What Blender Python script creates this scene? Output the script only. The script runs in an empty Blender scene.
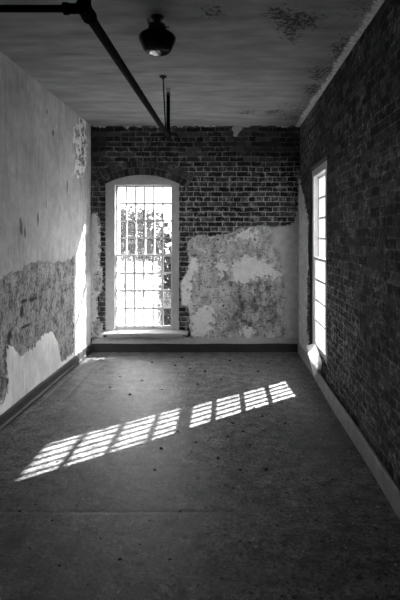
import bpy, bmesh, math, random
import numpy as np
from mathutils import Vector, Matrix

random.seed(7)
rng = np.random.default_rng(11)
S = bpy.context.scene
COL = S.collection

# ------------------------------------------------------------------ measures
F, VX, VY = 480.0, 227.0, 236.0          # focal length and principal point, pixels
CAMZ = 1.69
H = 3.31                                  # ceiling height
XL, XR, D, YN = -2.0, 1.07, 7.06, -1.2    # left wall, right wall, back wall, wall behind the viewer
TH = 0.27                                 # wall thickness

# ------------------------------------------------------------------ numpy noise
def vnoise(u, v, seed=0):
    iu = np.floor(u).astype(np.int64); iv = np.floor(v).astype(np.int64)
    fu = u - iu; fv = v - iv
    fu = fu*fu*(3-2*fu); fv = fv*fv*(3-2*fv)
    def h(a, b):
        n = (a*374761393 + b*668265263 + seed*1442695041) & 0xffffffff
        n = ((n ^ (n >> 13))*1274126177) & 0xffffffff
        return ((n ^ (n >> 16)) & 0xffff)/65535.0
    return (h(iu, iv)*(1-fu)+h(iu+1, iv)*fu)*(1-fv)+(h(iu, iv+1)*(1-fu)+h(iu+1, iv+1)*fu)*fv
def fbm(u, v, sc, seed=0, octs=4):
    r = 0; a = .5; t = 0
    for k in range(octs):
        r = r + a*vnoise(u*sc*2**k+17.3*k, v*sc*2**k+5.1*k, seed+k); t += a; a *= .55
    return r/t - .5
def poly_sdf(u, v, poly):                 # positive inside, metres
    p = np.array(poly, float); n = len(p)
    d = np.full(u.shape, 1e9); inside = np.zeros(u.shape, bool)
    for i in range(n):
        a = p[i]; b = p[(i+1) % n]; e = b-a
        wu = u-a[0]; wv = v-a[1]
        t = np.clip((wu*e[0]+wv*e[1])/(e@e+1e-12), 0, 1)
        d = np.minimum(d, np.hypot(wu-e[0]*t, wv-e[1]*t))
        c = ((a[1] > v) != (b[1] > v))
        with np.errstate(divide='ignore', invalid='ignore'):
            xx = (b[0]-a[0])*(v-a[1])/(b[1]-a[1]+1e-12)+a[0]
        inside ^= c & (u < xx)
    return np.where(inside, d, -d)
def sstep(x, a, b):
    t = np.clip((x-a)/(b-a), 0, 1); return t*t*(3-2*t)
# places measured off the photograph, turned into metres on each surface
def onback(p):  return [((x-VX)*D/F, CAMZ-(y-VY)*D/F) for x, y in p]
def onleft(p):  return [(-XL*F/(VX-x), CAMZ-(y-VY)*(-XL)/(VX-x)) for x, y in p]
def onright(p): return [(XR*F/(x-VX), CAMZ-(y-VY)*XR/(x-VX)) for x, y in p]
def onceil(p):  return [((x-VX)*(H-CAMZ)/(VY-y), (H-CAMZ)*F/(VY-y)) for x, y in p]
def onfloor(p): return [((x-VX)*CAMZ/(y-VY), CAMZ*F/(y-VY)) for x, y in p]

# ------------------------------------------------------------------ materials
class NT:
    def __init__(s, name):
        s.m = bpy.data.materials.new(name); s.m.use_nodes = True
        s.t = s.m.node_tree; s.n = s.t.nodes; s.n.clear()
        s.out = s.n.new('ShaderNodeOutputMaterial')
    def put(s, sock, v):
        if v is None: return
        if isinstance(v, bpy.types.NodeSocket): s.t.links.new(v, sock)
        else:
            try: sock.default_value = v
            except Exception: sock.default_value = (v, v, v, 1) if len(sock.default_value) == 4 else (v, v, v)
    def op(s, o, a, b=None, c=None, clamp=False):
        n = s.n.new('ShaderNodeMath'); n.operation = o; n.use_clamp = clamp
        s.put(n.inputs[0], a); s.put(n.inputs[1], b); s.put(n.inputs[2], c); return n.outputs[0]
    def add(s, a, b): return s.op('ADD', a, b)
    def sub(s, a, b): return s.op('SUBTRACT', a, b)
    def mul(s, a, b): return s.op('MULTIPLY', a, b)
    def mad(s, a, b, c): return s.op('MULTIPLY_ADD', a, b, c)
    def step(s, x, a, b, lo=0., hi=1.):
        n = s.n.new('ShaderNodeMapRange'); n.interpolation_type = 'SMOOTHSTEP'
        s.put(n.inputs[0], x); s.put(n.inputs[1], a); s.put(n.inputs[2], b); s.put(n.inputs[3], lo); s.put(n.inputs[4], hi)
        return n.outputs[0]
    def mix(s, f, a, b):                   # scalar mix
        n = s.n.new('ShaderNodeMix'); n.data_type = 'FLOAT'
        s.put(n.inputs[0], f); s.put(n.inputs[2], a); s.put(n.inputs[3], b); return n.outputs[0]
    def pos(s): 
        n = s.n.new('ShaderNodeTexCoord'); return n.outputs['Object']
    def vec(s, v, scale=(1, 1, 1), loc=(0, 0, 0)):
        n = s.n.new('ShaderNodeMapping'); s.put(n.inputs[0], v)
        n.inputs['Scale'].default_value = scale; n.inputs['Location'].default_value = loc; return n.outputs[0]
    def sep(s, v):
        n = s.n.new('ShaderNodeSeparateXYZ'); s.put(n.inputs[0], v); return n.outputs
    def comb(s, x, y, z=0.):
        n = s.n.new('ShaderNodeCombineXYZ'); s.put(n.inputs[0], x); s.put(n.inputs[1], y); s.put(n.inputs[2], z); return n.outputs[0]
    def noise(s, v, scale, detail=4., rough=.55, dist=0.):
        n = s.n.new('ShaderNodeTexNoise'); s.put(n.inputs['Vector'], v)
        n.inputs['Scale'].default_value = scale; n.inputs['Detail'].default_value = detail
        n.inputs['Roughness'].default_value = rough; n.inputs['Distortion'].default_value = dist
        return n.outputs['Fac'] if 'Fac' in n.outputs else n.outputs[0]
    def voro(s, v, scale, feature='F1'):
        n = s.n.new('ShaderNodeTexVoronoi'); n.feature = feature; s.put(n.inputs['Vector'], v)
        n.inputs['Scale'].default_value = scale; return n
    def attr(s, name):
        n = s.n.new('ShaderNodeAttribute'); n.attribute_name = name; return n.outputs['Fac']
    def bump(s, h, strength=.5, dist=.01):
        n = s.n.new('ShaderNodeBump'); n.inputs['Strength'].default_value = strength
        n.inputs['Distance'].default_value = dist; s.put(n.inputs['Height'], h); return n.outputs[0]
    def surf(s, color, rough=.8, spec=.25, normal=None, metal=0.):
        b = s.n.new('ShaderNodeBsdfPrincipled')
        s.put(b.inputs['Base Color'], color if isinstance(color, bpy.types.NodeSocket) else (color, color, color, 1))
        s.put(b.inputs['Roughness'], rough); s.put(b.inputs['Specular IOR Level'], spec)
        s.put(b.inputs['Metallic'], metal)
        if normal is not None: s.put(b.inputs['Normal'], normal)
        s.t.links.new(b.outputs[0], s.out.inputs[0]); return s.m

def brick(t, uv, seed=(0, 0, 0), lite=None):
    """brickwork: returns (brick grey 0-1 per brick, mortar mask)"""
    wob = t.noise(uv, 9., 2.)
    w2 = t.noise(t.vec(uv, loc=(5, 3, 1)), 2.5, 2.)
    x, y, _ = t.sep(uv)
    x = t.mad(t.sub(wob, .5), .012, x); y = t.mad(t.sub(wob, .5), .014, y); y = t.mad(t.sub(w2, .5), .03, y)
    n = t.n.new('ShaderNodeTexBrick'); t.put(n.inputs['Vector'], t.comb(t.add(x, seed[0]), t.add(y, seed[1])))
    n.offset = .5; n.squash = .52; n.squash_frequency = 6
    for k, v in (('Scale', 1.), ('Mortar Size', .0068), ('Mortar Smooth', .25), ('Bias', 0.), ('Brick Width', .212), ('Row Height', .0735)):
        n.inputs[k].default_value = v
    n.inputs['Color1'].default_value = (0, 0, 0, 1); n.inputs['Color2'].default_value = (1, 1, 1, 1)
    n.inputs['Mortar'].default_value = (.5, .5, .5, 1)
    return t.sep(n.outputs['Color'])[0], n.outputs['Fac']

def simple(name, c, rough=.7, spec=.3, metal=0., var=.25, scale=14., bump=.15):
    t = NT(name); p = t.pos()
    a = t.noise(p, scale, 5., .6); b = t.noise(p, scale*6, 3., .6)
    f = t.mad(t.sub(a, .5), var*2.2, t.mad(t.sub(b, .5), var, 1.))
    return t.surf(t.mul(f, c), rough, spec, t.bump(t.add(a, t.mul(b, .4)), bump, .004), metal)

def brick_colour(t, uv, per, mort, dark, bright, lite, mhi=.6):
    """lite: 0-1, pale limewash and mortar on the brick; on the right wall also painted window light"""
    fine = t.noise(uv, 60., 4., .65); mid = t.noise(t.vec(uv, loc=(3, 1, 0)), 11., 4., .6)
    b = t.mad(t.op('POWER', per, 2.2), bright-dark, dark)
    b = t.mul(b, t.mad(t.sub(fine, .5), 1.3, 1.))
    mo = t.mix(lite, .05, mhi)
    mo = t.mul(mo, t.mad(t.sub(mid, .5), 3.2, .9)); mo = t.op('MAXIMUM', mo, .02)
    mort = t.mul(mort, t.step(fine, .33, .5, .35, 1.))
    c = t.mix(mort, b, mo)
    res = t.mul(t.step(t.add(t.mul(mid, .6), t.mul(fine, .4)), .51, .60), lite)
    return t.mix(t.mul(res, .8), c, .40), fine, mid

# --- back wall
t = NT('back_wall_brick_and_plaster'); p = t.pos(); X, Y, Z = t.sep(p); uv = t.comb(X, Z)
per, mort = brick(t, uv, (.07, .012))
bcol, fine, mid = brick_colour(t, uv, per, mort, .016, .085, t.attr('lite'))
pm, fin = t.attr('plaster'), t.attr('finish')
e1 = t.noise(uv, 22., 5., .65); e2 = t.noise(t.vec(uv, loc=(9, 4, 0)), 14., 6., .72); e3 = t.noise(t.vec(uv, loc=(2, 7, 0)), 38., 5., .7)
mask = t.step(t.mad(t.sub(e1, .5), .11, pm), -.004, .006)
patch = t.step(t.mad(t.sub(e2, .5), .55, fin), -.012, .03)
e4 = t.noise(t.vec(uv, (1.25, .8, 1), (6, 6, 0)), 6.5, 6., .68)
flake = t.step(t.mad(t.sub(e4, .5), .6, e3), .56, .62)
scr = t.mad(t.sub(e4, .5), 1.5, t.mix(t.step(t.mad(t.sub(e2, .5), .5, t.attr('dark')), -.05, .06), .50, .30)); scr = t.mad(t.sub(e2, .5), 1.1, scr); scr = t.op('MAXIMUM', t.op('MINIMUM', scr, .75), .10); scr = t.mul(scr, t.mad(t.sub(fine, .5), .8, 1.)); scr = t.mix(t.mul(flake, .7), scr, .6)
wht = t.mul(t.mad(t.sub(mid, .5), .5, .84), t.mad(t.sub(fine, .5), .35, 1.))
pl = t.mix(patch, scr, wht)
pits = t.step(t.noise(t.vec(uv, loc=(1, 1, 0)), 26., 3.), .60, .64)
pl = t.mix(t.mul(pits, t.sub(1., t.mul(patch, .8))), pl, .07)
pl = t.mix(t.attr('grey'), pl, t.mul(t.mad(t.sub(mid, .5), .45, .58), t.mad(t.sub(fine, .5), .3, 1.)))
edge = t.mul(t.step(pm, .05, .0), .35)
pl = t.mix(edge, pl, .6)
col = t.mix(mask, bcol, pl)
hgt = t.mix(mask, t.mad(mort, -.5, t.mul(fine, .35)), t.add(.9, t.add(t.mul(patch, .3), t.add(t.mul(e3, .4), t.mul(fine, .2)))))
M_BACK = t.surf(col, .88, .15, t.bump(hgt, .8, .012))

# --- right wall
t = NT('right_wall_brick_and_plaster'); p = t.pos(); X, Y, Z = t.sep(p); uv = t.comb(Y, Z)
per, mort = brick(t, uv, (.03, .012))
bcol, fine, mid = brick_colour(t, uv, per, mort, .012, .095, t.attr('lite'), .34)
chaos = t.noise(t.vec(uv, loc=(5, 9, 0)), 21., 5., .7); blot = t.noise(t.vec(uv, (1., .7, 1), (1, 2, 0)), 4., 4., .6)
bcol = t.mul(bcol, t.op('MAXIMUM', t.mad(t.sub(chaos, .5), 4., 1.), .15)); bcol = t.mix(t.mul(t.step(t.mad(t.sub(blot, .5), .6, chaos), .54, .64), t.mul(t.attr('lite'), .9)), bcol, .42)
pm = t.attr('plaster')
e1 = t.noise(uv, 22., 5., .65)
mask = t.step(t.mad(t.sub(e1, .5), .09, pm), -.004, .006)
pl = t.mul(t.mad(t.sub(mid, .5), .7, .5), t.mad(t.sub(fine, .5), .4, 1.))
spot = t.step(t.noise(t.vec(uv, loc=(4, 4, 0)), 17., 4.), .58, .66)
pl = t.mix(t.mul(spot, .5), pl, .16)
col = t.mix(mask, bcol, pl)
hgt = t.mix(mask, t.mad(mort, -.6, t.add(t.mul(per, .5), t.add(t.mul(chaos, 1.2), t.mul(fine, .4)))), t.add(1., t.mul(fine, .2)))
M_RIGHT = t.surf(col, .85, .2, t.bump(hgt, .9, .014))

# --- left wall: smooth finish coat, knocked off to the scratch coat low down
t = NT('left_wall_peeling_plaster'); p = t.pos(); X, Y, Z = t.sep(p); uv = t.comb(Y, Z)
fine = t.noise(uv, 70., 4., .65); mid = t.noise(uv, 9., 5., .6); big = t.noise(t.vec(uv, loc=(3, 3, 0)), 1.6, 4., .6)
e1 = t.noise(t.vec(uv, scale=(1.6, .8, 1)), 20., 5., .65); e3 = t.noise(t.vec(uv, (1.3, .7, 1), (2, 7, 0)), 34., 5., .72)
strk = t.noise(t.vec(uv, scale=(7., .8, 1)), 3., 4., .6)
dm, st, fl = t.attr('bare'), t.attr('stain'), t.attr('flake')
mask = t.step(t.mad(t.sub(e1, .5), .14, dm), -.004, .008)
top = t.mul(t.mad(t.sub(mid, .5), .35, t.step(t.mad(t.sub(big, .5), .5, Z), 1.18, 1.08, .50, .9)), t.mad(t.sub(big, .5), 1.1, 1.))
top = t.mul(top, t.mad(t.sub(strk, .5), .8, 1.)); top = t.mul(top, t.mad(t.sub(fine, .5), .22, 1.))
top = t.mix(t.mul(t.step(t.mad(t.sub(e1, .5), .9, st), .35, .7), .85), top, .05)
flk = t.step(t.mad(t.sub(mid, .5), 3.0, fl), .55, .75)
top = t.mix(flk, top, t.mix(t.step(t.mad(t.sub(e3, .5), .6, mid), .44, .52), .12, .9))
low = t.mad(t.sub(e3, .5), 1.5, t.mad(t.sub(t.noise(t.vec(uv, (1.4, .7, 1), (7, 1, 0)), 6.5, 5., .65), .5), 1.1, .25)); low = t.op('MAXIMUM', low, .045)
low = t.mul(low, t.mad(t.sub(fine, .5), 1.8, 1.)); low = t.op('MAXIMUM', low, .025)
low = t.mix(t.mul(t.step(mid, .52, .6), .45), low, .42)
low = t.mix(t.attr('gouge'), low, .03)
col = t.mix(mask, top, low)
hgt = t.add(t.mix(mask, 1., t.mul(e3, .5)), t.add(t.mul(fine, .12), t.mul(flk, .4)))
M_LEFT = t.surf(col, .8, .2, t.bump(hgt, .7, .01))

# --- ceiling
t = NT('stained_painted_ceiling'); p = t.pos(); X, Y, Z = t.sep(p); uv = t.comb(X, Y)
fine = t.noise(uv, 55., 4., .6); mid = t.noise(t.vec(uv, (.6, 2.2, 1)), 3., 5., .62); big = t.noise(t.vec(uv, loc=(6, 2, 0)), 1.1, 3.)
e1 = t.noise(uv, 24., 5., .7)
pm, ed = t.attr('peel'), t.attr('edge')
c = t.mul(t.mad(t.sub(mid, .5), .45, .30), t.mad(t.sub(big, .5), .5, 1.)); c = t.mul(c, t.mad(t.sub(fine, .5), .12, 1.))
mask = t.mul(t.step(t.mad(t.sub(e1, .5), .75, pm), -.03, .04), .85)
c = t.mix(mask, c, t.mix(t.step(t.noise(t.vec(uv, loc=(4, 1, 0)), 30., 4., .7), .5, .6), .03, .3))
me = t.step(t.mad(t.sub(e1, .5), .12, ed), -.006, .012)
c = t.mix(me, c, t.mul(t.mad(t.sub(e1, .5), 1.4, .7), 1.))
M_CEIL = t.surf(c, .85, .15, t.bump(t.add(t.mul(mask, -.5), t.add(t.mul(me, .6), t.mul(fine, .1))), .7, .008))

# --- floor
t = NT('worn_dirty_concrete_floor'); p = t.pos(); X, Y, Z = t.sep(p); uv = t.comb(X, Y)
fine = t.noise(uv, 46., 5., .75); mid = t.noise(uv, 8., 6., .66); big = t.noise(t.vec(uv, loc=(2, 5, 0)), 1.3, 4., .6)
grit = t.noise(t.vec(uv, loc=(7, 1, 0)), 23., 5., .75)
c = t.mul(t.mad(t.sub(mid, .5), .65, .155), t.mad(t.sub(big, .5), 1.6, 1.)); c = t.op('MAXIMUM', c, .02); c = t.mul(c, t.mad(t.sub(fine, .5), 4.5, 1.)); c = t.op('MAXIMUM', c, .008)
c = t.mul(c, t.mad(t.sub(grit, .5), 3.6, 1.)); c = t.op('MAXIMUM', c, .008)
c = t.mix(t.mul(t.step(grit, .57, .62), .85), c, .012)
c = t.mix(t.mul(t.step(t.noise(t.vec(uv, loc=(3, 8, 0)), 48., 3., .6), .62, .67), .6), c, .34)
for sc, th, val, lo in ((9., .10, .008, (1, 5, 0)), (15., .13, .01, (4, 2, 0)), (12., .07, .42, (8, 8, 0)), (27., .16, .012, (3, 6, 0)), (31., .10, .36, (6, 9, 0))):
    vo = t.voro(t.vec(uv, loc=lo), sc); rr = t.sep(vo.outputs['Color'])[0]
    c = t.mix(t.mul(t.step(vo.outputs['Distance'], t.mul(t.mul(rr, rr), th*2.4), t.mul(t.mul(rr, rr), th*1.5)), t.mul(t.step(rr, .35, .5), .9)), c, val)
sw = t.noise(t.vec(uv, loc=(1, 2, 0)), 4.2, 2., .5, 1.2)
ring = t.step(t.op('ABSOLUTE', t.sub(sw, .55)), .011, .003)
gate = t.step(t.noise(t.vec(uv, loc=(8, 3, 0)), 2.1, 2.), .5, .6)
c = t.mix(t.mul(t.mul(ring, gate), t.mul(t.attr('marks'), .5)), c, .40)
seam = t.attr('seam'); c = t.mix(t.mul(t.step(t.mad(t.sub(fine, .5), .6, seam), .5, .8), .75), c, .02)
M_FLOOR = t.surf(c, t.mad(t.sub(mid, .5), .3, .52), .4, t.bump(t.add(t.mul(mid, .6), t.mad(seam, -.8, t.add(t.mul(fine, .3), t.mul(grit, .5)))), .55, .01))

# --- plain ones
M_SLAB = simple('rough_masonry_core', .16, .9, .1, var=.4, scale=5)
M_REAR = simple('dark_low_bounce_plaster', .06, .9, .1, var=.3, scale=3)  # dark tone set to curb bounce and to shade the right window's gap
M_FRAME = simple('chipped_grey_window_paint', .43, .55, .3, var=.22, scale=18)
M_SASH = simple('chalky_sash_paint', .6, .6, .3, var=.2, scale=25)
M_SILL = simple('weathered_pale_sill_board', .48, .6, .3, var=.45, scale=12)
M_BASE = simple('scuffed_dark_baseboard_paint', .035, .6, .3, var=.5, scale=10)
M_BASEL = simple('scuffed_grey_baseboard_paint', .27, .6, .3, var=.45, scale=9)
M_CAP = simple('pale_lit_baseboard_cap', .42, .7, .2, var=.3, scale=9)  # paler than the front to paint the light caught on the sloping top
M_PIPE = simple('black_painted_iron_pipe', .014, .85, .06, var=.4, scale=22)
M_FIT = simple('rusty_black_pipe_fitting', .012, .9, .06, var=.5, scale=40)
M_BRASS = simple('dull_brass', .12, .45, .5, metal=.6, var=.2, scale=60)
M_GLOBE = simple('dirty_backlit_opal_glass', .022, .14, .3, var=.3, scale=9, bump=.0)  # dirty milk glass; its backlit shade is put into the near-black base
M_METAL = simple('tarnished_fixture_metal', .08, .4, .5, metal=.5, var=.3, scale=40)
M_GLINT = simple('white_glint_bead', .7, .2, .5, var=.1, scale=30)  # white tone of the bead that plays the fitter's highlight
M_PALE = simple('pale_plaster_chip', .62, .9, .1, var=.25, scale=50)
M_DARKCHIP = simple('dark_debris', .022, .9, .1, var=.4, scale=50)
M_ARCH = None
t = NT('arch_brick'); p = t.pos(); fine = t.noise(p, 55., 4., .65); mid = t.noise(p, 9., 4.)
oi = t.attr('tone')
c = t.mul(t.mad(oi, .075, .03), t.mad(t.sub(fine, .5), 1.3, 1.)); c = t.mix(t.mul(t.step(mid, .55, .64), .4), c, .3)
M_ARCH = t.surf(c, .88, .15, t.bump(fine, .6, .01))
t = NT('arch_mortar'); p = t.pos(); fine = t.noise(p, 55., 4., .65); mid = t.noise(p, 9., 4.)
M_MORT = t.surf(t.mul(t.mad(t.sub(mid, .5), .25, .16), t.mad(t.sub(fine, .5), .8, 1.)), .9, .1, t.bump(fine, .6, .01))

def glass_mat(name, haze, tint=.93):
    t = NT(name); p = t.pos()
    tr = t.n.new('ShaderNodeBsdfTransparent'); tr.inputs[0].default_value = (tint, tint, tint, 1)
    gl = t.n.new('ShaderNodeBsdfGlossy'); gl.inputs['Color'].default_value = (1, 1, 1, 1); gl.inputs['Roughness'].default_value = .05
    tl = t.n.new('ShaderNodeBsdfTranslucent'); tl.inputs[0].default_value = (.8, .8, .8, 1)
    fr = t.n.new('ShaderNodeFresnel'); fr.inputs[0].default_value = 1.45
    m1 = t.n.new('ShaderNodeMixShader'); dirt = t.noise(p, 12., 4., .65)
    t.put(m1.inputs[0], t.op('MULTIPLY', t.step(dirt, .2, .8, .3, 1.7), haze, clamp=True))
    t.t.links.new(tr.outputs[0], m1.inputs[1]); t.t.links.new(tl.outputs[0], m1.inputs[2])
    m2 = t.n.new('ShaderNodeMixShader'); t.put(m2.inputs[0], t.mul(fr.outputs[0], .8))
    t.t.links.new(m1.outputs[0], m2.inputs[1]); t.t.links.new(gl.outputs[0], m2.inputs[2])
    t.t.links.new(m2.outputs[0], t.out.inputs[0]); return t.m
M_CLEAR = glass_mat('dusty_clear_glass', .006)
M_FROST = glass_mat('frosted_grimy_glass', .06)
t = NT('backlit_leaves')
df = t.n.new('ShaderNodeBsdfDiffuse'); tl = t.n.new('ShaderNodeBsdfTranslucent'); ad = t.n.new('ShaderNodeMixShader')
g = t.mad(t.attr('tone'), .022, .003); t.put(df.inputs[0], g); t.put(tl.inputs[0], g); ad.inputs[0].default_value = .2
t.t.links.new(df.outputs[0], ad.inputs[1]); t.t.links.new(tl.outputs[0], ad.inputs[2]); t.t.links.new(ad.outputs[0], t.out.inputs[0]); M_LEAF = t.m
M_BARK = simple('tree_bark', .05, .9, .1, var=.4, scale=8)
M_LAWN = simple('pale_dry_lawn', .07, .9, .1, var=.3, scale=1.5)

# ------------------------------------------------------------------ mesh helpers
def link(name, me, mats, parent=None, smooth=False):
    o = bpy.data.objects.new(name, me); COL.objects.link(o)
    for m in (mats if isinstance(mats, (list, tuple)) else [mats]): me.materials.append(m)
    if smooth:
        for f in me.polygons: f.use_smooth = True
    if parent is not None: o.parent = parent
    return o
def obj(name, bm, mats, parent=None, smooth=False):
    bmesh.ops.recalc_face_normals(bm, faces=bm.faces)
    me = bpy.data.meshes.new(name); bm.to_mesh(me); bm.free(); return link(name, me, mats, parent, smooth)
def thing(name, label, cat, loc=(0, 0, 0), group=None):
    o = bpy.data.objects.new(name, None); COL.objects.link(o); o.location = loc; o.empty_display_size = .1
    o['label'] = label; o['category'] = cat
    if group: o['group'] = group
    return o
def tag(o, label, cat, group=None):
    o['label'] = label; o['category'] = cat
    if group: o['group'] = group
    return o
def struct(o, label=None, cat=None):
    o['kind'] = 'structure'
    if label: o['label'] = label; o['category'] = cat
    return o
def local(o, parent_loc):                 # keep world placement when the parent sits at parent_loc
    o.location = o.location - Vector(parent_loc)
ID = Matrix.Identity(4)
def box(bm, a, b, mi=0, M=ID, jit=0.):
    vs = []
    for z in (a[2], b[2]):
        for x, y in ((a[0], a[1]), (b[0], a[1]), (b[0], b[1]), (a[0], b[1])):
            v = Vector((x, y, z))
            if jit: v += Vector([random.uniform(-jit, jit) for _ in range(3)])
            vs.append(bm.verts.new(M @ v))
    for q in ((0, 3, 2, 1), (4, 5, 6, 7), (0, 1, 5, 4), (1, 2, 6, 5), (2, 3, 7, 6), (3, 0, 4, 7)):
        f = bm.faces.new([vs[i] for i in q]); f.material_index = mi
def prism(bm, poly, w0, w1, M=ID, mi=0):  # poly in (u, v), extruded along w (axis order u, w, v)
    a = [bm.verts.new(M @ Vector((u, w0, v))) for u, v in poly]; b = [bm.verts.new(M @ Vector((u, w1, v))) for u, v in poly]
    n = len(poly); bm.faces.new(a).material_index = mi; bm.faces.new(b[::-1]).material_index = mi
    for i in range(n): bm.faces.new((a[i], b[i], b[(i+1) % n], a[(i+1) % n])).material_index = mi
def tube(bm, p, q, r, seg=16, r2=None):
    p = Vector(p); q = Vector(q); d = (q-p).normalized(); r2 = r if r2 is None else r2
    s = d.orthogonal().normalized(); u = d.cross(s)
    A = []; B = []
    for i in range(seg):
        a = 2*math.pi*i/seg; o = s*math.cos(a)+u*math.sin(a)
        A.append(bm.verts.new(p+o*r)); B.append(bm.verts.new(q+o*r2))
    for i in range(seg): bm.faces.new((A[i], A[(i+1) % seg], B[(i+1) % seg], B[i]))
    bm.faces.new(A[::-1]); bm.faces.new(B)
def lathe(bm, prof, c=(0, 0, 0), seg=40):
    rings = []
    for r, z in prof:
        rings.append([bm.verts.new((c[0]+r*math.cos(2*math.pi*i/seg), c[1]+r*math.sin(2*math.pi*i/seg), c[2]+z)) for i in range(seg)])
    for a, b in zip(rings, rings[1:]):
        for i in range(seg): bm.faces.new((a[i], a[(i+1) % seg], b[(i+1) % seg], b[i]))
    bm.faces.new(rings[0][::-1]); bm.faces.new(rings[-1])
def lines(a, b, step, extra=()):
    v = list(np.linspace(a, b, max(2, int(round((b-a)/step))+1)))
    v = [x for x in v if all(abs(x-e) > step*.45 for e in extra)]+[e for e in extra if a < e < b]
    return np.array(sorted(set(v)))
def sheet(us, vs, keep, disp, place, attrs):
    """a dense surface: vertices at (u, v) pushed out by disp, holes where keep is false -> mesh data"""
    U, V = np.meshgrid(us, vs, indexing='ij')
    P = place(U, V, disp(U, V)).reshape(-1, 3)
    nu, nv = U.shape; idx = np.arange(nu*nv).reshape(nu, nv)
    cu = (U[:-1, :-1]+U[1:, 1:])/2; cv = (V[:-1, :-1]+V[1:, 1:])/2
    k = keep(cu, cv)
    q = np.stack([idx[:-1, :-1][k], idx[1:, :-1][k], idx[1:, 1:][k], idx[:-1, 1:][k]], 1)
    return P, q, {n: f(U, V).reshape(-1) for n, f in attrs.items()}
def wall_object(name, data, flip, mat, slabs, slab_mat=None):
    P, q, at = data
    if flip: q = q[:, ::-1]
    used = np.unique(q); re = np.full(len(P), -1); re[used] = np.arange(len(used))
    verts = [tuple(x) for x in P[used]]; faces = [tuple(int(i) for i in r) for r in re[q]]
    nb = len(faces)
    for a, b in slabs:
        n = len(verts)
        verts += [(x, y, z) for z in (a[2], b[2]) for x, y in ((a[0], a[1]), (b[0], a[1]), (b[0], b[1]), (a[0], b[1]))]
        faces += [tuple(n+i for i in r) for r in ((0, 3, 2, 1), (4, 5, 6, 7), (0, 1, 5, 4), (1, 2, 6, 5), (2, 3, 7, 6), (3, 0, 4, 7))]
    me = bpy.data.meshes.new(name); me.from_pydata(verts, [], faces); me.update()
    for n, v in at.items():
        a = me.attributes.new(n, 'FLOAT', 'POINT')
        full = np.zeros(len(verts), np.float32); full[:len(used)] = v[used]; a.data.foreach_set('value', full)
    o = link(name, me, [mat, slab_mat or M_SLAB])
    mi = np.zeros(len(faces), np.int32); mi[nb:] = 1; me.polygons.foreach_set('material_index', mi)
    sm = np.zeros(len(faces), bool); sm[:nb] = True; me.polygons.foreach_set('use_smooth', sm)
    o['kind'] = 'structure'; return o

# ------------------------------------------------------------------ window measures
W1C, W1H = -1.243, .537                    # back window: centre, half width of its frame
G1 = (-1.632, -.816)                       # glass, left and right
W2 = (5.14, 6.22); G2 = (5.38, 6.09)       # right window: opening and glass along the wall
ZB, ZM, ZT = .355, 1.403, 2.425            # glass bottom, meeting rail, glass top
SPR, PK = 2.455, 2.585                     # arch springing and crown of the frame
def arch_poly(c, hw, zb, spr, pk, n=14, grow=0.):
    rise = pk-spr; R = (hw*hw+rise*rise)/(2*rise); cz = pk-R; a0 = math.asin(hw/R)
    pts = [(c+hw+grow, zb-0*grow)]
    for i in range(n+1):
        a = a0-2*a0*i/n; pts.append((c+(R+grow)*math.sin(a), cz+(R+grow)*math.cos(a)))
    pts.append((c-hw-grow, zb)); return pts

# ------------------------------------------------------------------ back wall
us = lines(XL, XR, .0125, ()); vs = lines(0, H, .0125)
PB = onback([(187, 242), (191, 238), (199, 234.5), (210, 236), (222, 234.5), (230, 233), (237, 230), (245, 226.5), (261, 225), (274, 227), (287, 225), (294, 222), (298, 205), (298.6, 178), (304, 176), (304, 356),
             (191, 356), (190, 334), (188, 308), (181, 305), (179.5, 283), (187, 272), (189.5, 262), (188, 250)])
FINS = [onback(q) for q in (
    [(232, 262), (243, 257), (255, 255), (268, 263), (279, 273), (287, 262), (284, 276), (272, 278), (256, 279), (241, 284), (231, 279)],
    [(190, 314), (200, 307), (214, 305), (215, 318), (212, 328), (202, 338), (191, 334)],
    [(187, 258), (197, 255), (199, 268), (192, 280), (190, 305), (180, 305), (180, 283)],
    [(239, 329), (250, 325), (256, 334), (246, 339)], [(228, 240), (240, 232), (252, 229), (262, 233), (246, 240)],
    [(214, 262), (224, 258), (230, 270), (222, 279)], [(291, 312), (299, 306), (300, 330), (293, 328)])]
PL1 = onback([(91, 214), (97, 212), (100, 222), (101.5, 250), (100, 262), (103, 273), (103, 291), (98, 296), (98, 318), (103, 322), (103.5, 338), (89, 338), (89, 214)])
BL1 = [onback(q) for q in ([(94, 274), (100, 270), (104, 276), (104, 290), (97, 293), (93, 285)], [(94, 322), (100, 318), (105, 324), (105, 335), (95, 335)])]
DRK = onback([(234, 283), (256, 280), (272, 278), (277, 284), (278, 306), (272, 331), (236, 333), (226, 320), (231, 300)])
GRY = onback([(279, 222), (299, 200), (304, 200), (304, 345), (287, 345), (286, 300), (283, 262), (270, 240)])
hole1 = arch_poly(W1C, W1H, .27, SPR, PK)
h1s = arch_poly(W1C, W1H-.03, .27, SPR-.03, PK-.03)
def b_plaster(u, v):
    a = np.maximum(poly_sdf(u, v, PB), poly_sdf(u, v, PL1))
    top = .035*fbm(u, v*0, 6, 3)*4 + .012 - (H-v)   # rags of ceiling paint along the top edge
    return np.maximum(np.maximum(a, top), -.3) + .03*fbm(u, v, 14, 5)
def b_fin(u, v):
    f = np.full(u.shape, -1.)
    for q in FINS: f = np.maximum(f, poly_sdf(u, v, q))
    l = poly_sdf(u, v, PL1)*1.5 - .0
    for q in BL1: l = np.minimum(l, -poly_sdf(u, v, q)*4)
    return np.maximum(np.maximum(f*1.2, l), -.12)
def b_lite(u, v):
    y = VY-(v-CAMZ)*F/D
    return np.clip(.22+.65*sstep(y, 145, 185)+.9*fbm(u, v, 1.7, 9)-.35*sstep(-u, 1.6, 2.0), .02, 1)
def b_disp(u, v):
    p = np.clip((b_plaster(u, v)+.004)/.02, 0, 1)
    return .018*p + .006*fbm(u, v, 7, 2)
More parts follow.
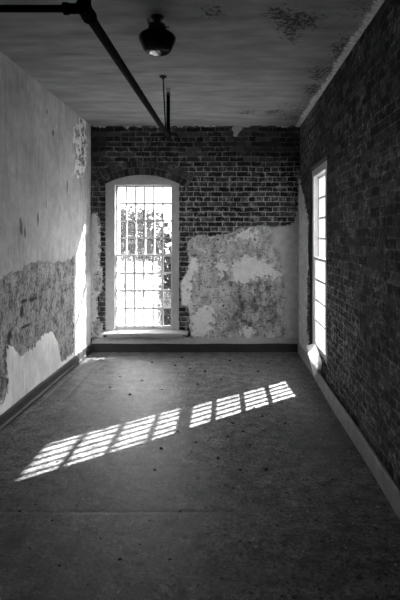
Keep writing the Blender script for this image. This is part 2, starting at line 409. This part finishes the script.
def keep1(u, v): return poly_sdf(u, v, h1s) < 0
data = sheet(us, vs, keep1, b_disp, lambda u, v, d: np.stack([u, D-d, v], -1),
             {'plaster': b_plaster, 'dark': lambda u, v: np.maximum(poly_sdf(u, v, DRK), -.3), 'finish': b_fin, 'lite': b_lite, 'grey': lambda u, v: sstep(poly_sdf(u, v, GRY)+.1*fbm(u, v, 6, 4), -.05, .04)})
y0, y1 = D+.012, D+TH
wall_object('wall_back', data, False, M_BACK, [((XL-.25, y0, -.2), (W1C-W1H, y1, H+.1)), ((W1C+W1H, y0, -.2), (XR+TH, y1, H+.1)),
            ((W1C-W1H, y0, -.2), (W1C+W1H, y1, .27)), ((W1C-W1H, y0, 2.59), (W1C+W1H, y1, H+.1))])
# the brick arch over the back window: two rings of bricks on end
rise = PK-SPR; R = (W1H**2+rise**2)/(2*rise); cz = PK-R; a0 = math.asin(W1H/R)
bm = bmesh.new(); lay = bm.verts.layers.float.new('tone')
for ring, (r0, r1) in enumerate(((R+.006, R+.108), (R+.118, R+.215))):
    ext = a0+.07+.04*ring; n = int(2*ext*r0/.074)
    for i in range(n):
        a = -ext+2*ext*i/n; b = -ext+2*ext*(i+1)/n; g = .0045/r0
        pts = [(W1C+r*math.sin(x), cz+r*math.cos(x)) for r, x in ((r0, a+g), (r0, b-g), (r1, b-g), (r1, a+g))]
        k0 = len(bm.verts); prism(bm, pts, D-.012-random.uniform(0, .008), D+.06)
        bm.verts.ensure_lookup_table(); tn = random.random()**1.5
        for v in bm.verts[k0:]: v[lay] = tn
ext = a0+.11; pm = []
for i in range(25): a = -ext+2*ext*i/24; pm.append((W1C+(R+.215)*math.sin(a), cz+(R+.215)*math.cos(a)))
for i in range(25): a = ext-2*ext*i/24; pm.append((W1C+(R+.002)*math.sin(a), cz+(R+.002)*math.cos(a)))
prism(bm, pm, D-.008, D+.05, mi=1)
struct(obj('trim_1', bm, [M_ARCH, M_MORT]))

# ------------------------------------------------------------------ right wall
us = lines(1.6, D, .0125, W2); vs = lines(0, H, .0125, (.27, 2.56))
PR = [(7.3, 2.62), (6.98, 2.50), (6.50, 2.10), (6.28, 1.90), (6.12, 1.80), (6.12, 1.36), (6.33, 1.22), (6.34, .42), (6.2, .3), (6.2, -.1), (7.3, -.1)]
def r_plaster(u, v): return np.maximum(poly_sdf(u, v, PR), -.3)+.03*fbm(u, v, 14, 31)
def r_lite(u, v): return np.clip(.65*sstep(v, 2.4, .7)*(.45+.55*sstep(u, 3.2, 4.6))+.08+.9*fbm(u, v, 1.3, 33)+.8*fbm(u, v, 6, 35), .0, 1)  # pale residue, strengthened low and near the window to paint the light there
def r_disp(u, v): return .018*np.clip((r_plaster(u, v)+.004)/.02, 0, 1)+.012*fbm(u, v, 6, 36)+.012*fbm(u, v, 20, 37)
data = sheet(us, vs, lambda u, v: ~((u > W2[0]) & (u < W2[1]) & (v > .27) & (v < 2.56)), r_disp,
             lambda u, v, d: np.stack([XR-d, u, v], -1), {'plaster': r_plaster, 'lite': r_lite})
x0, x1 = XR+.008, XR+TH
wall_object('wall_right', data, False, M_RIGHT, [((x0, YN-.2, -.2), (x1, W2[0], H+.1)), ((x0, W2[1], -.2), (x1, D+.01, H+.1)),
            ((x0, W2[0], -.2), (x1, W2[1], .27)), ((x0, W2[0], 2.56), (x1, W2[1], H+.1))], M_REAR)

# ------------------------------------------------------------------ left wall
us = lines(3.4, D, .0125); vs = lines(0, H, .0125)
LB = onleft([(-20, 290), (-8, 284), (0, 279), (7, 274), (13, 273), (20, 270), (25, 264), (30, 262), (50, 262), (63, 262), (73, 257), (73.5, 300), (73, 353), (66, 360), (60, 362), (59, 350), (56, 340), (52, 333), (44, 334), (37, 341), (32, 350), (26, 351), (20, 358), (13, 349), (8, 347), (5, 360), (7, 377), (7.5, 390), (0, 403), (-20, 415)])
def l_bare(u, v): return np.maximum(poly_sdf(u, v, LB), -.3)+.06*fbm(u, v, 9, 41)
def blob(u, v, px, ru, rv):
    c = onleft([px])[0]; return np.exp(-((u-c[0])/ru)**2-((v-c[1])/rv)**2)
def l_stain(u, v):
    s = 0
    for px, ru, rv in (((52, 133), .045, .05), ((46, 112), .03, .04), ((66, 186), .03, .13), ((37, 219), .035, .12), ((20, 227), .05, .13), ((24, 232), .025, .11), ((82, 121.5), .05, .04), ((45, 205), .015, .1)):
        s = s+blob(u, v, px, ru, rv)
    return np.clip(s, 0, 1)*.8
FLK = onleft([(72, 128), (78, 119), (85, 121), (87, 150), (82, 178), (75, 176), (72, 150)])
def l_gouge(u, v):
    g = 0
    for px, ru, rv in (((24, 301), .10, .022), ((33, 299), .11, .03), ((22, 312), .05, .07), ((26, 326), .14, .018), ((10, 336), .06, .06), ((65, 290), .05, .02)):
        g = g+blob(u, v, px, ru, rv)
    return sstep(g+.8*fbm(u, v, 18, 44), .35, .75)
data = sheet(us, vs, lambda u, v: u > 0, lambda u, v: .012*(1-np.clip((l_bare(u, v)+.004)/.02, 0, 1))+.01*fbm(u, v, 1.5, 43)+.004*fbm(u, v, 16, 45)-.02*sstep(u, D-.05, D),
             lambda u, v, d: np.stack([XL+d, u, v], -1),
             {'bare': l_bare, 'stain': l_stain, 'gouge': l_gouge, 'flake': lambda u, v: sstep(poly_sdf(u, v, FLK)+.14*fbm(u, v, 7, 46), -.08, .09)})
wall_object('wall_left', data, True, M_LEFT, [((XL-.25, YN-.2, -.2), (XL-.02, D+.01, H+.1))], M_REAR)
# the plaster behind the viewer on both sides and the wall that closes the room
bm = bmesh.new(); box(bm, (XL-.02, YN-.2, -.2), (XR+.008, YN, H+.1)); struct(obj('wall_front', bm, M_REAR))

# ------------------------------------------------------------------ ceiling and floor
us = lines(XL, XR, .02); vs = lines(2.4, D, .02)
CP = [onceil(q) for q in ([(269, 14), (276, 8), (290, 12), (305, 14), (320, 19), (314, 26), (300, 27), (298, 36), (292, 41), (284, 33), (280, 24)],
      [(206, 9), (214, 8), (220, 12), (210, 15)], [(264, 111), (280, 109), (284, 112), (268, 114)], [(240, 112), (250, 111), (252, 113), (242, 114)],
      [(313, 72), (322, 66), (326, 74), (320, 80), (314, 79)], [(336, 44), (348, 38), (352, 48), (344, 62), (336, 60)], [(306, 90), (315, 84), (318, 90), (308, 98)])]
def c_peel(u, v):
    f = np.full(u.shape, -1.)
    for q in CP: f = np.maximum(f, poly_sdf(u, v, q))
    e = XR-u
    g = -.12+.28*fbm(u, v, 3.2, 52)+.10*sstep(e, .45, .05)
    return np.maximum(np.where(e < .5, np.maximum(f, g), f), -.2)+.02*fbm(u, v, 12, 51)
def c_edge(u, v): return .055+.08*fbm(u*.3, v, 4, 53)-(XR-u)
data = sheet(us, vs, lambda u, v: u > -9, lambda u, v: .012*fbm(u, v, 1.2, 54)+.004*fbm(u, v, 9, 55)+.02*sstep(c_edge(u, v), -.01, .03),
             lambda u, v, d: np.stack([u, v, H-d], -1), {'peel': c_peel, 'edge': c_edge})
wall_object('ceiling', data, True, M_CEIL, [((XL-.25, YN-.2, H+.02), (XR+TH, D+TH, H+.25)), ((XL, YN, H-.01), (XR+.008, 2.4, H+.02))], M_REAR)

us = lines(XL, XR, .02); vs = lines(1.2, D, .02)
def f_seam(u, v):
    a = np.exp(-((v-2.94-.012*fbm(u, v, 5, 62))/.012)**2)*sstep(-u, -.75, -.55)*.35
    b = np.exp(-((u+1.69-.02*fbm(u*0, v, 2, 63))/.013)**2)*sstep(v, 4.4, 5.4)
    c = np.exp(-((u+1.88)/.012)**2)*sstep(v, 3.6, 4.6)*.8
    d = np.exp(-((v-5.62)/.012)**2)*sstep(u, .55, .7)*.7
    return np.clip(a+b+c+d, 0, 1)
data = sheet(us, vs, lambda u, v: u > -9, lambda u, v: .004*fbm(u, v, 2, 61)+.003*fbm(u, v, 14, 64)-.004*f_seam(u, v),
             lambda u, v, d: np.stack([u, v, d], -1), {'seam': f_seam, 'marks': lambda u, v: sstep(v, 4.4, 3.4)*sstep(v, 2.3, 2.7)})
wall_object('floor', data, False, M_FLOOR, [((XL-.25, YN-.2, -.25), (XR+TH, D+TH, -.012)), ((XL, YN, -.012), (XR+.008, 1.2, 0))], M_REAR)

# ------------------------------------------------------------------ baseboards
bm = bmesh.new()
def sweep(bm, prof, n, place, mi=None):
    rows = []
    for i in range(n+1):
        rows.append([bm.verts.new(place(i/n, a, b)) for a, b in prof])
    for r, s in zip(rows, rows[1:]):
        for k in range(len(prof)-1):
            f = bm.faces.new((r[k], s[k], s[k+1], r[k+1]))
            if mi: f.material_index = mi[k]
    bm.faces.new(rows[0]); bm.faces.new(rows[-1][::-1])
sweep(bm, [(0, 0), (.085, 0), (.085, .125), (.078, .14), (.02, .195), (0, .197)], 40, lambda s, a, b: (XL+.03+(XR-.045-XL)*s, D-a+.004*math.sin(s*9), b+.003*math.sin(s*23)), [0, 0, 1, 1, 1])
struct(obj('baseboard_back', bm, [M_BASE, M_CAP]))
bm = bmesh.new()
sweep(bm, [(0, 0), (.045, 0), (.045, .02), (.028, .035), (.026, .105), (.018, .12), (0, .122)], 60, lambda s, a, b: (XL+a+.003*math.sin(s*31)+.002, .6+(D-.6)*s, b+.002*math.sin(s*40)))
struct(obj('baseboard_left', bm, M_BASE))
bm = bmesh.new()
sweep(bm, [(.020, 0), (.040, 0), (.040, .135), (.034, .150), (.020, .152)], 60, lambda s, a, b: (XR+.004-a+.006*math.sin(s*17)-.012*(1-s), .4+(D-.09-.4)*s, b+.004*math.sin(s*23+1)))
struct(obj('baseboard_right', bm, M_BASEL))

# ------------------------------------------------------------------ windows
def window(name, c, hw, g, M, front, arched, frost_ok, clear, zb, mw, far, head):
    """local axes: u along the wall, w outwards through the wall, v up"""
    root = bpy.data.objects.new(name, None); COL.objects.link(root); root['kind'] = 'structure'
    root.matrix_world = ID
    u0, u1 = g; a, b = c-hw, c+hw
    fr = bmesh.new()
    n = 14; topo = [p for p in arch_poly(c, hw, 0, SPR, PK, n)][1:-1] if arched else [(b, 2.525), (a, 2.525)]
    prism(fr, topo[::-1]+[(b, ZT+.015), (a, ZT+.015)], front, .14, M)               # head
    for s0, s1 in ((a, u0-.012), (u1+.012, b)): box(fr, (s0, front, .27), (s1, .16, ZT+.02), M=M)
    box(fr, (u0-.012, .02, .23), (u1+.012, .26, zb-.06), M=M)
    obj('window_frame', fr, M_FRAME, root)
    om = bmesh.new()                                                                   # outer stop round the opening
    for s0, s1 in ((a-.022, u0-.005), (u1+far, b+.022)): box(om, (s0, .2, .25), (s1, TH+.01, 2.60), M=M)
    box(om, (a-.022, .2, head), (b+.022, TH+.01, head+.1), M=M)
    obj('outer_stop', om, M_FRAME, root)
    cols = [u0+(u1-u0)*k/6 for k in range(7)]
    for part, z0, z1, w in (('lower_sash', zb, ZM, .035), ('upper_sash', ZM, ZT, .083)):
        sb = bmesh.new(); rows = [z0]+[(z1-4*.259 if z0 < 1 else z0)+(.259 if z0 < 1 else (z1-z0)/4)*k for k in (1, 2, 3)]+[z1]; hd = .02
        box(sb, (u0-.012, w-hd, z0-(.05 if part == 'lower_sash' else .018)), (u1+.012, w+hd, z0+.012), M=M)
        box(sb, (u0-.012, w-hd, z1-.012), (u1+.012, w+hd, z1+.018), M=M)
        for s in (-1, 1):
            e = u0 if s < 0 else u1
            box(sb, (e-.012, w-hd, z0), (e+.012, w+hd, z1), M=M)
        for x in cols[1:-1]: box(sb, (x-mw, w-.011, z0), (x+mw, w+.011, z1), M=M)
        for z in rows[1:-1]: box(sb, (u0, w-.0115, z-mw*1.1), (u1, w+.0115, z+mw*1.1), M=M)
        so = obj(part, sb, M_SASH, root)
        gb = bmesh.new()
        for i in range(6):
            for j in range(4):
                fz = frost_ok and part == 'lower_sash' and (i, j) not in clear
                box(gb, (cols[i]+.008, w-.002, rows[j]+.009), (cols[i+1]-.008, w+.002, rows[j+1]-.009), 1 if fz else 0, M)
        obj('glass_panes', gb, [M_CLEAR, M_FROST], so)
    return root
MB = Matrix(((1, 0, 0, 0), (0, 1, 0, D), (0, 0, 1, 0), (0, 0, 0, 1)))
w1 = window('window_1', W1C, W1H, G1, MB, -.026, True, True, {(5, 3), (5, 2), (3, 0), (5, 0)}, ZB, .013, .09, 2.56)
struct(w1, 'bright many-paned sash window under a brick arch in the back wall', 'window')
MR = Matrix(((0, 1, 0, XR+.03), (1, 0, 0, 0), (0, 0, 1, 0), (0, 0, 0, 1)))
w2 = window('window_2', (W2[0]+W2[1])/2-.0, (W2[1]-W2[0])/2-.022, G2, MR, .0, False, False, set(), .33, .012, .10, 2.56)
struct(w2, 'tall sash window in the dark brick wall on the right', 'window')
# sloped inner sill of the back window
bm = bmesh.new()
def slab(bm, top, th):
    t_ = [bm.verts.new(p) for p in top]; b_ = [bm.verts.new((p[0], p[1], p[2]-th)) for p in top]
    n = len(top); bm.faces.new(t_); bm.faces.new(b_[::-1])
    for i in range(n): bm.faces.new((t_[i], b_[i], b_[(i+1) % n], t_[(i+1) % n]))
slab(bm, [(-1.83, D-.15, .288), (-.57, D-.15, .288), (-.57, D-.03, .305), (G1[1]+.01, D-.027, .310), (G1[1]+.01, D+.022, .318), (G1[0]-.01, D+.022, .318), (G1[0]-.01, D-.027, .310), (-1.83, D-.03, .305)], .03)
bmesh.ops.bevel(bm, geom=[e for e in bm.edges], offset=.004, segments=1, affect='EDGES')
obj('sill', bm, M_SILL, w1)
bm = bmesh.new()
slab(bm, [(-1.75, D-.10, .257), (-.66, D-.10, .257), (-.66, D-.0, .257), (-1.75, D-.0, .257)], .04)
obj('sill_moulding', bm, M_FRAME, w1)

# loose sill board of the right window, slipped down at its near end
A, Dq, Bq, Cq = Vector((1.005, 6.08, .305)), Vector((1.106, 6.03, .340)), Vector((.940, 5.20, .190)), Vector((1.050, 5.31, .286))
ln = [A, Dq, Dq.lerp(Cq, .5)+Vector((.004, 0, 0)), Cq, Cq.lerp(Bq, .28)+Vector((0, -.055, -.012)), Cq.lerp(Bq, .55)+Vector((0, -.01, 0)), Cq.lerp(Bq, .8)+Vector((0, -.05, -.012)), Bq, A.lerp(Bq, .5)+Vector((-.004, 0, .003))]
bm = bmesh.new(); slab(bm, [tuple(v) for v in ln], .022)
sb = obj('sill_board', bm, M_SILL)
tag(sb, 'loose pale sill board with ragged end slipping off the right window', 'board')

# ------------------------------------------------------------------ ceiling light
LX, LY = -.515, 3.55
lt = thing('ceiling_light', 'dark globe light hanging under the ceiling by the black pipe', 'ceiling light', (LX, LY, H))
bm = bmesh.new(); lathe(bm, [(.001, -.001), (.050, -.001), (.052, -.008), (.040, -.018), (.030, -.026), (.030, -.046), (.036, -.05), (.001, -.051)]); obj('ceiling_canopy', bm, M_METAL, lt, True)
bm = bmesh.new(); lathe(bm, [(.001, -.046), (.040, -.047), (.060, -.058), (.066, -.066), (.067, -.088), (.062, -.093), (.001, -.094)]); obj('shade_holder', bm, M_METAL, lt, True)
bm = bmesh.new()
prof = [(.001, -.080), (.056, -.080), (.058, -.093), (.064, -.099), (.086, -.110), (.112, -.126), (.130, -.140), (.137, -.152), (.1365, -.164), (.130, -.182), (.119, -.206), (.107, -.232), (.098, -.248), (.088, -.258), (.072, -.266), (.048, -.270), (.001, -.271)]
lathe(bm, prof, seg=56); obj('glass_globe', bm, M_GLOBE, lt, True)
for k, a in enumerate((-2.2, -.1, 2.0)):
    bm = bmesh.new(); c, s = math.cos(a), math.sin(a)
    tube(bm, (.062*c, .062*s, -.078), (.080*c, .080*s, -.078), .004, 8); tube(bm, (.080*c, .080*s, -.078), (.086*c, .086*s, -.078), .008, 10)
    obj('thumb_screw', bm, M_BRASS, lt)
bm = bmesh.new(); lathe(bm, [(.001, .026), (.009, .024), (.014, .012), (.016, 0), (.014, -.012), (.009, -.024), (.001, -.026)], (-.060, -.030, -.046), 16)
o = obj('glint_bead', bm, M_GLINT, lt, True); o['label'] = 'small white bead added as the highlight on the fitting'  # added bead, stands in for a shiny highlight on the fitter

# ------------------------------------------------------------------ sprinkler pipe
PX, PY0, PY1 = -.618, 2.08, 4.89
Z0, Z1 = 2.675, 2.700
sp = thing('sprinkler_pipe', 'black iron sprinkler pipe running below the ceiling towards the arched window', 'pipe', (PX, PY0, Z0))
def at(*p): return Vector(p)-Vector((PX, PY0, Z0))
bm = bmesh.new(); tube(bm, at(PX, PY0+.02, Z0), at(PX+.02, PY1, Z1), .023, 20); obj('pipe', bm, M_PIPE, sp, False)
bm = bmesh.new(); tube(bm, at(XL-.015, PY0, Z0), at(PX-.02, PY0, Z0), .0155, 20); obj('branch_pipe', bm, M_PIPE, sp)
bm = bmesh.new(); tube(bm, at(PX, PY0, Z0+.02), at(PX, PY0, H), .021, 20); obj('supply_riser', bm, M_PIPE, sp)
bm = bmesh.new()
tube(bm, at(PX, PY0-.03, Z0), at(PX, PY0+.06, Z0+.001), .030, 20); tube(bm, at(PX-.075, PY0, Z0), at(PX, PY0, Z0), .022, 20); tube(bm, at(PX, PY0, Z0), at(PX, PY0, Z0+.06), .029, 20)
tube(bm, at(PX-.09, PY0, Z0), at(PX-.07, PY0, Z0), .026, 20); tube(bm, at(PX, PY0+.055, Z0), at(PX, PY0+.08, Z0+.001), .034, 20)
bmesh.ops.create_icosphere(bm, subdivisions=3, radius=.034, matrix=Matrix.Translation(at(PX, PY0, Z0)))
obj('tee_fitting', bm, M_FIT, sp)
ex = PX+.02
bm = bmesh.new(); tube(bm, at(ex, PY1-.05, Z1), at(ex, PY1+.005, Z1), .028, 18); tube(bm, at(ex, PY1, Z1), at(ex, PY1, Z1+.05), .027, 18)
bmesh.ops.create_icosphere(bm, subdivisions=3, radius=.029, matrix=Matrix.Translation(at(ex, PY1, Z1))); obj('elbow_fitting', bm, M_FIT, sp)
bm = bmesh.new(); tube(bm, at(ex, PY1, Z1), at(ex, PY1, 3.135), .0185, 18); obj('riser', bm, M_PIPE, sp)
bm = bmesh.new(); tube(bm, at(ex, PY1, 3.12), at(ex, PY1, 3.145), .024, 12); tube(bm, at(ex, PY1, 3.145), at(ex, PY1, 3.16), .011, 12)
for s in (-1, 1): tube(bm, at(ex+.010*s, PY1, 3.155), at(ex+.016*s, PY1, 3.172), .0035, 8); tube(bm, at(ex+.016*s, PY1, 3.172), at(ex+.004*s, PY1, 3.19), .0035, 8)
tube(bm, at(ex, PY1, 3.188), at(ex, PY1, 3.192), .026, 20); obj('sprinkler_head', bm, M_BRASS, sp)
hg = bmesh.new(); tube(hg, at(-.648, 4.86, H), at(-.612, 4.80, Z1+.02), .0065, 10); h = obj('hanger_rod', hg, M_FIT, sp)
hg = bmesh.new(); tube(hg, at(-.648, 4.86, H+.002), at(-.648, 4.86, H-.012), .036, 20); tube(hg, at(-.648, 4.86, H-.01), at(-.647, 4.858, H-.03), .014, 12); obj('ceiling_flange', hg, M_FIT, sp)
hg = bmesh.new(); tube(hg, at(-.600, 4.785, Z1), at(-.600, 4.815, Z1), .029, 20); tube(hg, at(-.612, 4.80, Z1+.018), at(-.612, 4.80, Z1+.045), .012, 10); obj('hanger_clamp', hg, M_FIT, sp)

# ------------------------------------------------------------------ peeling flap on the back wall
bm = bmesh.new()
fp = onback([(233, 127), (236, 126), (242.5, 126), (242, 130), (238.5, 134), (236.5, 138), (233, 137), (234, 133), (231.5, 130)])
top = [Vector((x, D-.022-.35*(3.31-z)*.8, z)) for x, z in fp]
f = [bm.verts.new(v) for v in top]; b = [bm.verts.new(v+Vector((0, .006, .003))) for v in top]
bm.faces.new(f); bm.faces.new(b[::-1])
for i in range(len(f)): bm.faces.new((f[i], b[i], b[(i+1) % len(f)], f[(i+1) % len(f)]))
tag(obj('plaster_flake', bm, M_PALE), 'pale flap of peeling plaster hanging from the ceiling edge over dark brick', 'plaster flake')

# ------------------------------------------------------------------ crumbs on the floor
def crumb_mesh(seed, flat):
    r = random.Random(seed); bm = bmesh.new(); bmesh.ops.create_icosphere(bm, subdivisions=1, radius=1)
    for v in bm.verts: v.co *= r.uniform(.55, 1.2); v.co.z = max(v.co.z, -.5)*flat
    lo = min(v.co.z for v in bm.verts)
    for v in bm.verts: v.co.z -= lo
    bmesh.ops.recalc_face_normals(bm, faces=bm.faces)
    me = bpy.data.meshes.new('crumb'); bm.to_mesh(me); bm.free(); return me
PALE = [crumb_mesh(k, .7) for k in range(4)]; DARK = [crumb_mesh(k+9, .4) for k in range(4)]
for m in PALE: m.materials.append(M_PALE)
for m in DARK: m.materials.append(M_DARKCHIP)
def scatter(kind, spots, size, name, label, cat, group):
    for i, (px, py) in enumerate(spots):
        (x, y), = onfloor([(px, py)])
        o = bpy.data.objects.new(name, kind[i % 4]); COL.objects.link(o)
        s = random.uniform(*size); o.location = (x, y, .003); o.rotation_euler = (0, 0, random.uniform(0, 6.28)); o.scale = (s, s*random.uniform(.6, 1), s)
        tag(o, label, cat, group)
rs = random.Random(3)
base_px = lambda y: 227+1.0*(y-236)/1.69          # foot of the right baseboard
near = [(base_px(y)-rs.uniform(4, 42), y) for y in [410, 422, 431, 440, 447, 452, 458, 463, 468, 474, 480, 486, 491, 497, 503, 508, 514, 520, 526, 533, 540, 548, 556, 566, 578]]
near = [(x, y) for x, y in near if x < 398]+[(302, 458), (346, 549), (353, 524), (390, 541)]
scatter(PALE, near, (.006, .013), 'plaster_crumb', 'pale plaster crumb on the floor in the strip along the right baseboard', 'plaster crumb', 'plaster crumbs along the right baseboard')
scatter(PALE, [(222, 580)], (.012, .013), 'plaster_crumb', 'lone pale plaster crumb at the front of the open floor', 'plaster crumb', None)
mid_ = [(250, 446), (243, 432), (264, 431), (228, 437), (233, 424), (262, 417), (254, 408), (208, 441), (192, 452), (196, 443), (285, 424), (178, 432), (240, 471), (266, 470), (280, 452), (218, 459), (302, 436), (161, 449), (155, 470), (233, 489)]
scatter(DARK, mid_, (.012, .022), 'debris_chip', 'small dark chip on the floor in front of the sunlit patch', 'debris chip', 'dark chips in front of the sunlit patch')
far_ = [(152, 363), (175, 366), (190, 369), (120, 377), (142, 381), (205, 372), (221, 380), (240, 366), (162, 390), (130, 395), (258, 372), (198, 385), (110, 388), (182, 358), (230, 361), (268, 364)]
scatter(DARK, far_, (.016, .032), 'debris_chip', 'small dark chip on the floor between the back wall and the sunlit patch', 'debris chip', 'dark chips before the back wall')
front_ = [(15, 533), (30, 549), (52, 521), (77, 506), (101, 539), (60, 566), (120, 560), (150, 521), (36, 505), (140, 545), (88, 585), (180, 512), (170, 560), (20, 512)]
scatter(DARK, front_, (.007, .013), 'debris_chip', 'small dark chip on the shadowy floor left of the front', 'debris chip', 'dark chips on the front left floor')

# ------------------------------------------------------------------ outdoors
GZ = -4.2
bm = bmesh.new(); box(bm, (-60, D+.5, GZ-.5), (60, 90, GZ)); struct(obj('ground', bm, M_LAWN))
def tree(name, label, x, y, blobs, nleaf, size, seed):
    r = random.Random(seed); root = thing(name, label, 'tree', (x, y, GZ))
    bm = bmesh.new(); top = max(b[2] for b in blobs)-GZ
    tube(bm, (0, 0, 0), (.1, 0, top*.55), .2, 12, .13); tube(bm, (.1, 0, top*.55), (0, .1, top*.95), .13, 10, .03)
    for bx, by, bz, br in blobs: tube(bm, (.08, 0, top*.5), (bx-x, by-y, bz-GZ), .06, 8, .015)
    obj('trunk', bm, M_BARK, root)
    V = []; Fc = []; T = []
    wsum = sum(b[3]**2 for b in blobs)
    for bx, by, bz, br in blobs:
        for _ in range(int(nleaf*br*br/wsum)):
            d = Vector((r.gauss(0, 1), r.gauss(0, 1), r.gauss(0, 1))).normalized()*br*r.uniform(.35, 1)**.6
            c = Vector((bx-x, by-y, bz-GZ))+d
            a = Vector((r.gauss(0, 1), r.gauss(0, 1), r.gauss(0, .6))).normalized(); b = a.orthogonal().normalized()
            b = (Matrix.Rotation(r.uniform(0, 6.28), 3, a) @ b); s = size*r.uniform(.6, 1.3); n = a.cross(b)
            k = len(V); V += [c-a*s, c+b*s*.45+n*s*.1, c+a*s, c-b*s*.45+n*s*.1]; Fc.append((k, k+1, k+2, k+3)); T += [r.random()]*4
    me = bpy.data.meshes.new('crown'); me.from_pydata(V, [], Fc); at_ = me.attributes.new('tone', 'FLOAT', 'POINT'); at_.data.foreach_set('value', T)
    link('crown', me, M_LEAF, root)
tree('broadleaf_tree', 'leafy tree outside seen through the upper panes of the back window', -3.6, 19,
     [(-4.6, 19, 1.6, 1.1), (-3.9, 19.3, 2.0, .95), (-3.2, 19, 1.75, 1.0), (-3.6, 18.5, .9, 1.0), (-2.7, 19.2, 1.2, .75), (-5.4, 19, .9, 1.1), (-4.6, 19, .1, 1.2)], 5200, .13, 5)
tree('bushy_tree', 'dark bushy tree outside behind the right edge of the lower back panes', -2.0, 17,
     [(-2.05, 17, .5, .42), (-2.0, 17, -.3, .5), (-1.9, 17.2, -1.2, .8), (-1.5, 17, -.6, .7)], 2600, .12, 8)

# ------------------------------------------------------------------ light
sd = Vector((1, .806, .905)).normalized()
L = bpy.data.lights.new('sun', 'SUN'); L.energy = 85; L.angle = math.radians(.53); L.color = (1, 1, 1)
lo = bpy.data.objects.new('sun', L); COL.objects.link(lo); lo.location = (8, 12, 9); lo.rotation_euler = sd.to_track_quat('Z', 'Y').to_euler()
w = bpy.data.worlds.new('sky'); S.world = w; w.use_nodes = True
nt = w.node_tree; bg = nt.nodes['Background']
sky = nt.nodes.new('ShaderNodeTexSky'); sky.sky_type = 'NISHITA'; sky.sun_disc = False
sky.sun_elevation = math.asin(sd.z); sky.sun_rotation = math.atan2(sd.x, sd.y); sky.dust_density = 4.; sky.air_density = 1.
bw = nt.nodes.new('ShaderNodeRGBToBW'); nt.links.new(sky.outputs[0], bw.inputs[0])
mx = nt.nodes.new('ShaderNodeMath'); mx.operation = 'MULTIPLY_ADD'; mx.inputs[1].default_value = .08; mx.inputs[2].default_value = 1.75   # thin bright overcast veil
nt.links.new(bw.outputs[0], mx.inputs[0]); nt.links.new(mx.outputs[0], bg.inputs['Color']); bg.inputs['Strength'].default_value = 1.6

# ------------------------------------------------------------------ camera
cam = bpy.data.cameras.new('camera'); co = bpy.data.objects.new('camera', cam); COL.objects.link(co)
co.location = (0, 0, CAMZ); co.rotation_euler = (math.pi/2, 0, 0)
cam.sensor_fit = 'VERTICAL'; cam.sensor_height = 36.; cam.sensor_width = 24.; cam.lens = F*36./600
cam.shift_x = (200-VX)/600; cam.shift_y = (VY-300)/600
cam.clip_start = .05; cam.clip_end = 300
S.camera = co
S.view_settings.view_transform = 'Standard'; S.view_settings.look = 'None'; S.view_settings.exposure = 1.55; S.view_settings.gamma = 1.
S.view_settings.use_curve_mapping = False
S.cycles.max_bounces = 12; S.cycles.diffuse_bounces = 6; S.cycles.transparent_max_bounces = 16
S.cycles.use_denoising = True
